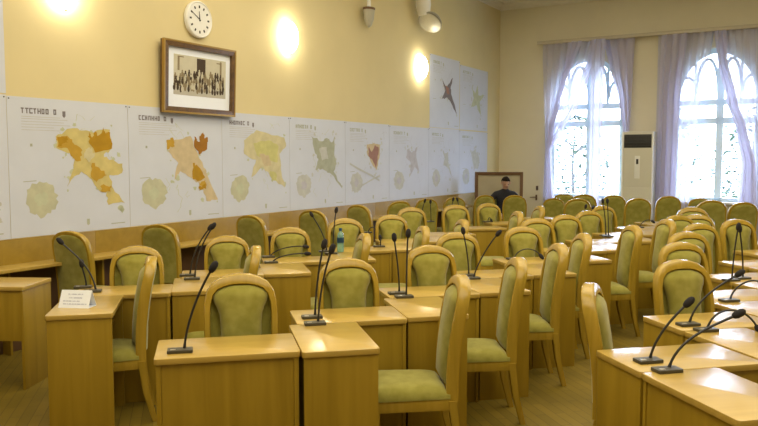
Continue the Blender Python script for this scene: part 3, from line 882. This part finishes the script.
    def leg(x, top, bot, w0, w1):
        b = bmesh.new()
        A = [b.verts.new((top[0] + sx * w0, top[1] + sy * w0, top[2])) for sx, sy in ((-1, -1), (1, -1), (1, 1), (-1, 1))]
        m1 = ((top[0] + bot[0]) / 2, (top[1] + bot[1]) / 2 - (.012 if bot[1] > .2 else 0), (top[2] + bot[2]) / 2)
        wm = (w0 + w1) / 2
        Bm = [b.verts.new((m1[0] + sx * wm, m1[1] + sy * wm, m1[2])) for sx, sy in ((-1, -1), (1, -1), (1, 1), (-1, 1))]
        C = [b.verts.new((bot[0] + sx * w1, bot[1] + sy * w1, bot[2])) for sx, sy in ((-1, -1), (1, -1), (1, 1), (-1, 1))]
        for P, Q in ((A, Bm), (Bm, C)):
            for k in range(4): b.faces.new((P[k], P[(k + 1) % 4], Q[(k + 1) % 4], Q[k]))
        b.faces.new(A); b.faces.new(C[::-1])
        bmesh.ops.bevel(b, geom=[e for e in b.edges if abs((e.verts[0].co - e.verts[1].co).z) > .1], offset=.004, segments=2, affect='EDGES')
        finish(b, 'leg', M['chairwood'], t)
    for s in (-1, 1):
        leg(s, (s * .188, -.205, .355), (s * .185, -.205, 0), .021, .015)
        leg(s, (s * .172, back_y(.40), .402), (s * .168, .285, 0), .0235, .017)
    return t
CH = None
rj = random.Random(11)
TOPY = back_y(1.03)
def chair(px, py, face, label, group, size=1.0, dx=0.0, dy=0.0, jit=3.0, H=HC, turn=0.0, tmin=None):
    global CH
    rz = {'F': DESK, 'L': DESK - PI / 2, 'R': DESK + PI / 2, 'W': R(166), 'A': DESK + PI, 'O': R(174), 'B': R(-6)}[face] + R(rj.uniform(-jit, jit) + turn)
    top = at_height(px, py, H * size)
    while tmin and -top.x * math.sin(DESK) + top.y * math.cos(DESK) < tmin and size > .93:
        size -= .004; top = at_height(px, py, H * size)
    loc = Vector((top.x, top.y, 0)) - Matrix.Rotation(rz, 3, 'Z') @ Vector((0, TOPY * size, 0)) + Vector((dx, dy, 0))
    loc.z = 0
    if CH is None:
        CH = make_chair(label); r = CH
    else: r = dup(CH, label, loc, rz)
    r.location = loc; r.rotation_euler = (0, 0, rz); r.scale = (size, size, size); r['group'] = group
    return r
g = 'chairs behind the central desks'
for i, (x, y) in enumerate(((240, 273.3), (347, 258), (429.5, 245), (456.5, 232), (522, 226.4), (536, 218), (565, 214.5), (588, 210.5), (602, 205.5))):
    chair(x, y, 'F', 'olive wooden chair facing the camera behind the central desks, %s from the camera' % ORD[i], g, tmin=4.545 + .655 * (i - 1) + .18, jit=2)
g = 'chairs along the aisle'
for i, (x, y) in enumerate(((461, 274.7), (518.5, 257), (559.5, 243), (584, 233), (633.5, 224.8), (667.5, 219))):
    chair(x, y, 'L', 'olive wooden chair turned sideways along the centre aisle, %s from the camera' % ORD[i], g, jit=1.5, turn=-9)
g = 'chairs between the central and left desks'
for i, (x, y) in enumerate(((151, 256), (256, 245.5), (365, 233), (424, 225.7), (463, 219), (518, 211), (540, 205.5))):
    chair(x, y, 'L', 'sideways olive chair between the left and central desks, %s from the camera' % ORD[i], g, jit=1, turn=6 if i == 0 else -1.2 * i)
g = 'chairs behind the left desks'
for i, (x, y) in enumerate(((137, 245.7), (227, 235.3), (290, 227), (345, 218), (391, 214.5), (411, 207), (455, 204.5), (488, 203))):
    chair(x, y, 'F', 'olive wooden chair facing the camera behind the left desks, %s from the left' % ORD[i], g, tmin=5.72 + .66 * i + .18, jit=2)
g = 'chairs along the map wall'
for i, (x, y) in enumerate(((69, 230.7), (158, 224), (249.5, 214.7), (312, 209.7), (358, 204.7), (400, 201), (427, 198.5), (455, 197), (485, 194.8))):
    chair(x, y, 'W' if i < 5 else 'A', 'olive chair seen from behind along the counter below the map posters, %s from the left' % ORD[i], g, jit=1, size=1.0 if i < 5 else .98, turn=(-5, -3, -14, -10, -20, 0, 0, 0, 0)[i])
g = 'chairs behind the right-hand desks'
for i, (x, y) in enumerate(((680, 259.6), (681, 242), (687, 231.6), (699, 223.3), (736.5, 219), (678, 215))):
    chair(x, y, 'F', 'olive wooden chair facing the camera in the right-hand row, %s from the camera' % ORD[i], g, tmin=3.26 + .655 * (i + 1) + .18 if i < 5 else None)
chair(592, 284, 'R', 'olive chair turned to the right, parked behind the nearest right-hand desk', g, dy=.03, jit=0, turn=-36)
g = 'backlit chairs in front of the windows'
for x, y, lb in ((515, 195, 'pale backlit chair standing just right of the person in dark clothes'),
                 (554, 198, 'backlit chair below the tied-back curtain of the left window'),
                 (564, 193.5, 'backlit chair in the back row under the left window, leftmost there'),
                 (578, 198.5, 'backlit chair in front of the middle of the left window'),
                 (584, 194, 'backlit chair in the back row under the left window, middle one'),
                 (614, 194.8, 'backlit chair left of the tall air conditioner'),
                 (638.5, 198, 'backlit chair directly in front of the tall air conditioner'),
                 (669, 195.8, 'backlit chair in front of the wide left sheer of the right window'),
                 (692, 207, 'small chair nearest in the cluster below the right window'),
                 (700, 198, 'backlit chair half hidden behind another below the right window'),
                 (712, 200, 'broad backlit chair in the middle below the right window'),
                 (697, 214.3, 'shaded chair top just visible above the fourth right-hand chair'),
                 (744, 202, 'backlit chair in front of the right drape at the right edge')):
    chair(x, y, 'O' if y < 203 else 'B', lb, g, size={554: .96, 578: 1.03, 564: 1.0, 584: 1.05, 700: .97, 712: 1.05, 697: .99}.get(x, 1.02), jit=2)

# ------------------------------------------------------------------ microphones
def mic(bx, by, hx, hy, label, group, arch=0.0, lift=.5, fwd=0.0):
    P = at_height(bx, by, HD)
    Q = at_depth(hx, hy, P.y + fwd)
    t = thing('desk_microphone', label, 'microphone', (P.x, P.y, HD), DESK, group)
    inv = Matrix.Rotation(-DESK, 3, 'Z')
    v = inv @ (Q - P)
    b = bmesh.new(); prism(b, rrect(-.06, .06, -.035, .035, .006, 3), lambda a, c, d: (a, c, d), 0, .016, .003); bp_ = finish(b, 'base_plate', M['plate'], t)
    b = bmesh.new(); box(b, -.045, -.02, -.022, -.006, .0155, .018, .001); finish(b, 'talk_button', M['steel'], bp_)
    c0 = Vector((0.02, .015, .012))
    c1 = Vector((.02 + .12 * v.x, .015 + .1 * v.y, v.z * lift + arch))
    c2 = Vector((v.x * .75, v.y * .75, v.z * (.85) + arch))
    pts = []
    for i in range(15):
        u = i / 14
        pts.append(c0 * (1 - u) ** 3 + c1 * 3 * u * (1 - u) ** 2 + c2 * 3 * u * u * (1 - u) + v * u ** 3)
    b = bmesh.new(); tube(b, pts, [.0085] + [.0058] * 13 + [.0062], 8); finish(b, 'gooseneck', M['black'], t)
    d = (pts[-1] - pts[-2]).normalized(); p = pts[-1]
    b = bmesh.new(); tube(b, [p - d * .012, p - d * .006, p + d * .008, p + d * .03, p + d * .044, p + d * .05], [.007, .013, .0175, .0175, .012, .004], 12); finish(b, 'windscreen', M['blackfoam'], t)
    return t
G1, G2, G3 = 'microphones on the central desks', 'microphones on the left desks', 'microphones on the right-hand desks'
mic(180, 352, 211.5, 270, 'black gooseneck microphone alone on the nearest central desk', G1, lift=.45)
mic(312, 318, 323.5, 247, 'left gooseneck of the pair on the second central desk', G1)
mic(315, 324.5, 331, 252, 'right gooseneck of the pair on the second central desk', G1)
mic(397, 294, 394.5, 240, 'left gooseneck of the pair beside the middle central desk', G1)
mic(404, 297.5, 408, 236, 'right gooseneck of the pair beside the middle central desk', G1)
mic(467, 276, 463.5, 233, 'upright gooseneck on the desk behind the first aisle chair', G1)
mic(472, 279, 497, 235, 'gooseneck leaning right on the desk behind the first aisle chair', G1, lift=.35)
mic(513, 259.5, 540, 255, 'low bent gooseneck lying across the desk behind the second aisle chair', G1, arch=.09)
mic(582, 231, 585.5, 208, 'left of two goosenecks on the bright far central desk', G1)
mic(584.5, 230, 592.5, 208.5, 'right of two goosenecks on the bright far central desk', G1, lift=.35)
mic(605, 236, 603, 202.5, 'left of two tall goosenecks left of the air conditioner', G1)
mic(607.5, 237, 607.5, 202.5, 'right of two tall goosenecks left of the air conditioner', G1)
mic(92.5, 292, 62, 243, 'gooseneck leaning left behind the white name card', G2, lift=.55)
mic(83, 288, 82, 266, 'short upright gooseneck behind the white name card', G2)
mic(187.5, 276, 209, 229, 'left gooseneck of the pair on the second left desk', G2, lift=.55)
mic(192, 279.5, 212, 228, 'right gooseneck of the pair on the second left desk', G2, lift=.55)
mic(268.5, 257.5, 304, 246.5, 'upper of two low goosenecks stretching right on the left row', G2, arch=.03)
mic(271, 263, 305.5, 253.5, 'lower of two low goosenecks stretching right on the left row', G2, arch=.02)
mic(325, 252, 312.5, 216, 'gooseneck leaning left beside the water bottle', G2)
mic(331, 254, 336, 212, 'tall gooseneck just left of the water bottle', G2)
mic(367, 233, 376, 229, 'low bent gooseneck on the desk right of the water bottle', G2, arch=.05)
mic(379, 247, 380, 236, 'stubby gooseneck beside the chair right of the water bottle', G2, arch=.05)
mic(420, 222, 424.5, 202, 'left of two goosenecks in front of the far map wall', G2)
mic(430, 222, 430.5, 203, 'right of two goosenecks in front of the far map wall', G2)
mic(450, 221, 453, 200.5, 'left of two upright goosenecks below the double map column', G2)
mic(460, 221, 457.5, 200.5, 'right of two upright goosenecks below the double map column', G2)
mic(487, 222, 491, 219.5, 'low folded microphone on the far desk in front of the person', G2, arch=.05)
mic(648, 362, 686, 305, 'left gooseneck of the pair on the nearest right-hand desk', G3, lift=.45)
mic(667, 371.5, 735, 315.5, 'right gooseneck of the pair on the nearest right-hand desk', G3, lift=.6)
mic(688, 325.5, 737, 275, 'gooseneck leaning right on the second right-hand desk', G3, lift=.55)
mic(706, 331, 757, 327, 'arched gooseneck drooping right on the second right-hand desk', G3, arch=.13)
mic(729, 301.5, 760, 282, 'arched gooseneck on the third right-hand desk', G3, arch=.05)
mic(731, 281, 738, 229, 'upright gooseneck before the rightmost chair', G3)
mic(742, 279, 740, 231, 'upright gooseneck just right of another before the rightmost chair', G3)
mic(639, 228, 652, 221, 'low bent gooseneck below the air conditioner', G1, arch=.05)

# ------------------------------------------------------------------ things on the desks
def tent_card():
    P = at_height(77.5, 306.5, HD)
    t = thing('name_card', 'white folded name card with printed lines on the left desk', 'name card', (P.x, P.y, HD), R(-7))
    L_, hgt, hb = .20, .105, .052
    b = bmesh.new()
    for s in (-1, 1):
        prism(b, [(s * hb, 0), (s * (hb - .002), 0), (-s * .0008, hgt), (s * .0012, hgt)], lambda a, c, d: (d, a, c), -L_ / 2, L_ / 2)
    prism(b, [(-hb, 0), (hb, 0), (hb, .0012), (-hb, .0012)], lambda a, c, d: (d, a, c), -L_ / 2, L_ / 2)
    finish(b, 'card', M['card'], t, 0)
    ink = flat('pale_blue_print', (.42, .45, .62))
    b = bmesh.new(); rnd = random.Random(5)
    for v, x0, x1 in ((.74, .25, .75), (.54, .3, .72), (.36, .12, .66), (.2, .14, .9)):
        x = x0
        while x < x1:
            w = rnd.uniform(.012, .022)
            y = -hb * (1 - v) - .0016; z = v * hgt
            X0, X1 = -L_ / 2 + x * L_, -L_ / 2 + (x + w) * L_
            k = .006
            prism(b, [(y, z), (y - .0006, z), (y - .0006 + k * .5, z + k), (y + k * .5, z + k)], lambda a, c, d: (d, a, c), X0, X1)
            x += w + (.008 if rnd.random() < .8 else .03)
    finish(b, 'printed_lines', ink, t, 0)
tent_card()
P = at_height(340.5, 252, HD)
bt = thing('water_bottle', 'clear blue-green plastic water bottle on a left-row desk', 'bottle', (P.x, P.y, HD))
mb, nt_, bs = new_mat('blue_green_plastic')
bs.inputs['Base Color'].default_value = (.34, .66, .62, 1); bs.inputs['Roughness'].default_value = .12; bs.inputs['Transmission Weight'].default_value = .65
b = bmesh.new(); lathe(b, [(.028, 0), (.034, .006), (.034, .07), (.031, .08), (.034, .09), (.034, .15), (.026, .185), (.013, .205), (.013, .222)], 20); finish(b, 'bottle_body', mb, bt)
b = bmesh.new(); lathe(b, [(.0345, .095), (.0352, .097), (.0352, .143), (.0345, .145)], 20); finish(b, 'bottle_label', flat('navy_label', (.02, .06, .12)), bt)
b = bmesh.new(); lathe(b, [(.0155, .214), (.0155, .236), (.013, .239)], 16); finish(b, 'cap', flat('dark_blue_cap', (.02, .07, .16)), bt)

# ------------------------------------------------------------------ far end: air conditioner, framed board, person, small fittings
ax0, ax1, ay = px_room(622, 15.2), px_room(653, 15.2), 15.2
ac = thing('air_conditioner', 'tall white floor-standing air conditioner between the windows', 'air conditioner', room_pt((ax0 + ax1) / 2, ay + .17, 0), ROOM)
w = (ax1 - ax0) / 2; HA = 2.22
b = bmesh.new(); box(b, -w, w, -.17, .17, 0, HA, .02); finish(b, 'cabinet', M['acgrey'], ac)
b = bmesh.new(); box(b, -w + .035, w - .035, -.178, -.165, 1.90, HA - .06, .006); ao = finish(b, 'air_outlet', M['black'], ac)
for i in range(4):
    b = bmesh.new(); box(b, -w + .04, w - .04, -.19, -.176, 1.93 + i * .06, 1.945 + i * .06, .003); finish(b, 'louvre', M['black'], ao)
b = bmesh.new(); box(b, -.05, .05, -.176, -.166, 1.30, 1.74, .004); cs_ = finish(b, 'control_strip', M['white'], ac)
b = bmesh.new(); box(b, -.022, .022, -.180, -.175, 1.58, 1.68, .002); finish(b, 'display', M['black'], cs_)
b = bmesh.new(); box(b, -w + .012, w - .012, -.176, -.166, .15, 1.12, .005); finish(b, 'lower_panel', M['acgrey'], ac)
for s in (-1, 1):
    b = bmesh.new(); box(b, s * (w - .011) - .013, s * (w - .011) + .013, -.185, -.16, .02, HA - .015, .006); finish(b, 'edge_strip', M['white'], ac)

YB = 14.9
L0, R0 = at_depth(475, 172, YB), at_depth(523, 172, YB)
w = (R0.x - L0.x) / 2; hb = L0.z
bd = thing('framed_board', 'large brown framed pale board standing in the corner behind the person', 'framed board', ((L0.x + R0.x) / 2, YB, 0), 0)
b = bmesh.new(); fwid = .062
for p in ([(-w, 0), (w, 0), (w - fwid, fwid), (-w + fwid, fwid)], [(w, 0), (w, hb), (w - fwid, hb - fwid), (w - fwid, fwid)], [(w, hb), (-w, hb), (-w + fwid, hb - fwid), (w - fwid, hb - fwid)], [(-w, hb), (-w, 0), (-w + fwid, fwid), (-w + fwid, hb - fwid)]):
    prism(b, p, lambda a, c, d: (a, d, c), -.025, .025, .004)
finish(b, 'frame', M['frameb'], bd)
b = bmesh.new(); box(b, -w + .05, w - .05, -.004, .012, .05, hb - .05)
finish(b, 'panel', simple('glazed_beige_panel', (.42, .37, .27), .18, noise=.12, nscale=1.5), bd)

def skin_mesh(nodes, edges, sub=2):
    me = bpy.data.meshes.new('limbs'); me.from_pydata([n[0] for n in nodes], edges, [])
    o = bpy.data.objects.new('limbs', me); COL.objects.link(o)
    sk = o.modifiers.new('skin', 'SKIN'); ss = o.modifiers.new('sub', 'SUBSURF'); ss.levels = ss.render_levels = sub
    for i, n in enumerate(nodes):
        r = n[1]; me.skin_vertices[0].data[i].radius = (r, r) if not isinstance(r, tuple) else r
    me.skin_vertices[0].data[0].use_root = True
    dg = bpy.context.evaluated_depsgraph_get(); dg.update()
    out = bpy.data.meshes.new_from_object(o.evaluated_get(dg))
    bpy.data.objects.remove(o)
    return out
PX = at_depth(505, 185, 14.05)
pr = thing('person', 'person in dark clothes with short dark hair seated and looking down', 'person', (PX.x, PX.y, 0), R(2))
nodes = [((0, .03, .56), (.16, .12)), ((0, .06, .72), (.15, .11)), ((0, .04, .88), (.16, .12)), ((0, .015, .99), (.13, .10)), ((0, -.015, 1.10), .06), ((0, -.04, 1.15), .052), ((0, -.065, 1.21), (.072, .085)), ((0, -.075, 1.275), (.068, .08)), ((0, -.07, 1.30), (.05, .06))]
edges = [(i, i + 1) for i in range(8)]
def add(par, *pts):
    for p, r in pts:
        nodes.append((p, r)); edges.append((par, len(nodes) - 1)); par = len(nodes) - 1
    return par
for s in (-1, 1):
    wr = add(3, ((s * .17, .02, 1.015), .07), ((s * .26, .0, .93), .06), ((s * .30, -.06, .80), .05), ((s * .21, -.22, .70), .042), ((s * .15, -.33, .66), .030), ((s * .135, -.38, .645), .034))
    for dx, ln in ((-.028, .05), (-.010, .06), (.008, .058), (.025, .045)):
        add(wr, ((s * .135 + dx, -.40, .642), .010), ((s * .135 + dx * 1.2, -.40 - ln * .6, .636), .009), ((s * .135 + dx * 1.2, -.40 - ln, .62), .008))
    add(wr, ((s * .10, -.37, .645), .010), ((s * .085, -.40, .638), .009))
    add(0, ((s * .10, -.02, .545), .095), ((s * .12, -.40, .545), .068), ((s * .12, -.42, .30), .052), ((s * .12, -.41, .09), .04), ((s * .13, -.53, .045), .038))
me = skin_mesh(nodes, edges)
me.name = 'body'
me.materials.clear(); me.materials.append(M['suit']); me.materials.append(M['skin'])
for p in me.polygons:
    c = p.center
    p.use_smooth = True
    if c.z > 1.125 or (c.y < -.335 and .58 < c.z < .70 and abs(c.x) < .2): p.material_index = 1
bo = bpy.data.objects.new('body', me); COL.objects.link(bo); bo.parent = pr
# face and hair
HCn = Vector((0, -.075, 1.235)); tilt = Matrix.Rotation(R(22), 3, 'X')
def hd(x, y, z): return HCn + tilt @ Vector((x, y, z))
b = bmesh.new(); n = 18
rings = []
for j in range(11):
    a = PI * (j / 10) * .53
    rings.append([b.verts.new(hd(.083 * math.sin(a) * math.cos(2 * PI * k / n), .02 + .098 * math.sin(a) * math.sin(2 * PI * k / n) * (1 if math.sin(2 * PI * k / n) > 0 else .82), .012 + .108 * math.cos(a) if math.sin(2 * PI * k / n) > -.3 else max(.055, .012 + .108 * math.cos(a)))) for k in range(n)])
for p, q in zip(rings, rings[1:]):
    for k in range(n): b.faces.new((p[k], p[(k + 1) % n], q[(k + 1) % n], q[k]))
bmesh.ops.remove_doubles(b, verts=b.verts[:], dist=.0005)
finish(b, 'hair', M['hair'], pr, 180)
for s in (-1, 1):
    b = bmesh.new(); lathe(b, [(.002, -.008), (.008, -.004), (.008, .004), (.002, .008)], 8, lambda x, y, z, s=s: hd(s * .03 + x, -.083 + y * .5, .005 + z)); finish(b, 'eye', M['black'], pr)
    b = bmesh.new(); tube(b, [hd(s * .076, .0, .025), hd(s * .086, .008, .0), hd(s * .078, .0, -.03)], [.008, .014, .008], 8); finish(b, 'ear', M['skin'], pr)
b = bmesh.new(); tube(b, [hd(0, -.078, .012), hd(0, -.095, -.018), hd(0, -.082, -.03)], [.007, .013, .008], 8); finish(b, 'nose', M['skin'], pr)
b = bmesh.new(); tube(b, [hd(-.022, -.074, -.05), hd(0, -.084, -.052), hd(.022, -.074, -.05)], [.003, .005, .003], 6); finish(b, 'mouth', simple('lips', (.35, .14, .12), .5), pr)
# the chair under the person
r = dup(CH, 'olive chair under the seated person in dark clothes', (PX.x, PX.y + .06, 0), R(2)); r['group'] = 'chairs along the map wall'

def wall_bit(name, label, cat, px, py, w, h):
    x = px_room(px, BACK_Y); dep = room_pt(x, BACK_Y).y
    t = thing(name, label, cat, room_pt(x, BACK_Y, EYE + (158 - py) * dep / FPX), ROOM)
    return t
t = wall_bit('wall_socket', 'small dark socket plate on the back wall left of the window', 'socket', 537.7, 188, 0, 0)
b = bmesh.new(); box(b, -.025, .025, -.02, 0, -.05, .05, .006); finish(b, 'plate', M['frameb'], t)
b = bmesh.new(); box(b, -.012, .012, -.024, -.018, -.02, .02, .003); finish(b, 'switch', M['black'], t)
t = wall_bit('lever_handle', 'dark lever handle on the back wall below the small socket', 'handle', 537, 197, 0, 0)
b = bmesh.new(); box(b, -.02, .02, -.012, 0, -.07, .05, .004); finish(b, 'backplate', M['frameb'], t)
b = bmesh.new(); tube(b, [(0, -.01, 0), (0, -.05, 0), (-.03, -.055, 0), (-.13, -.055, -.005)], [.012, .011, .011, .008], 8); finish(b, 'lever', M['frameb'], t)

SC.cycles.max_bounces = 8
SC.cycles.diffuse_bounces = 4
SC.cycles.transparent_max_bounces = 12
SC.cycles.sample_clamp_indirect = 6
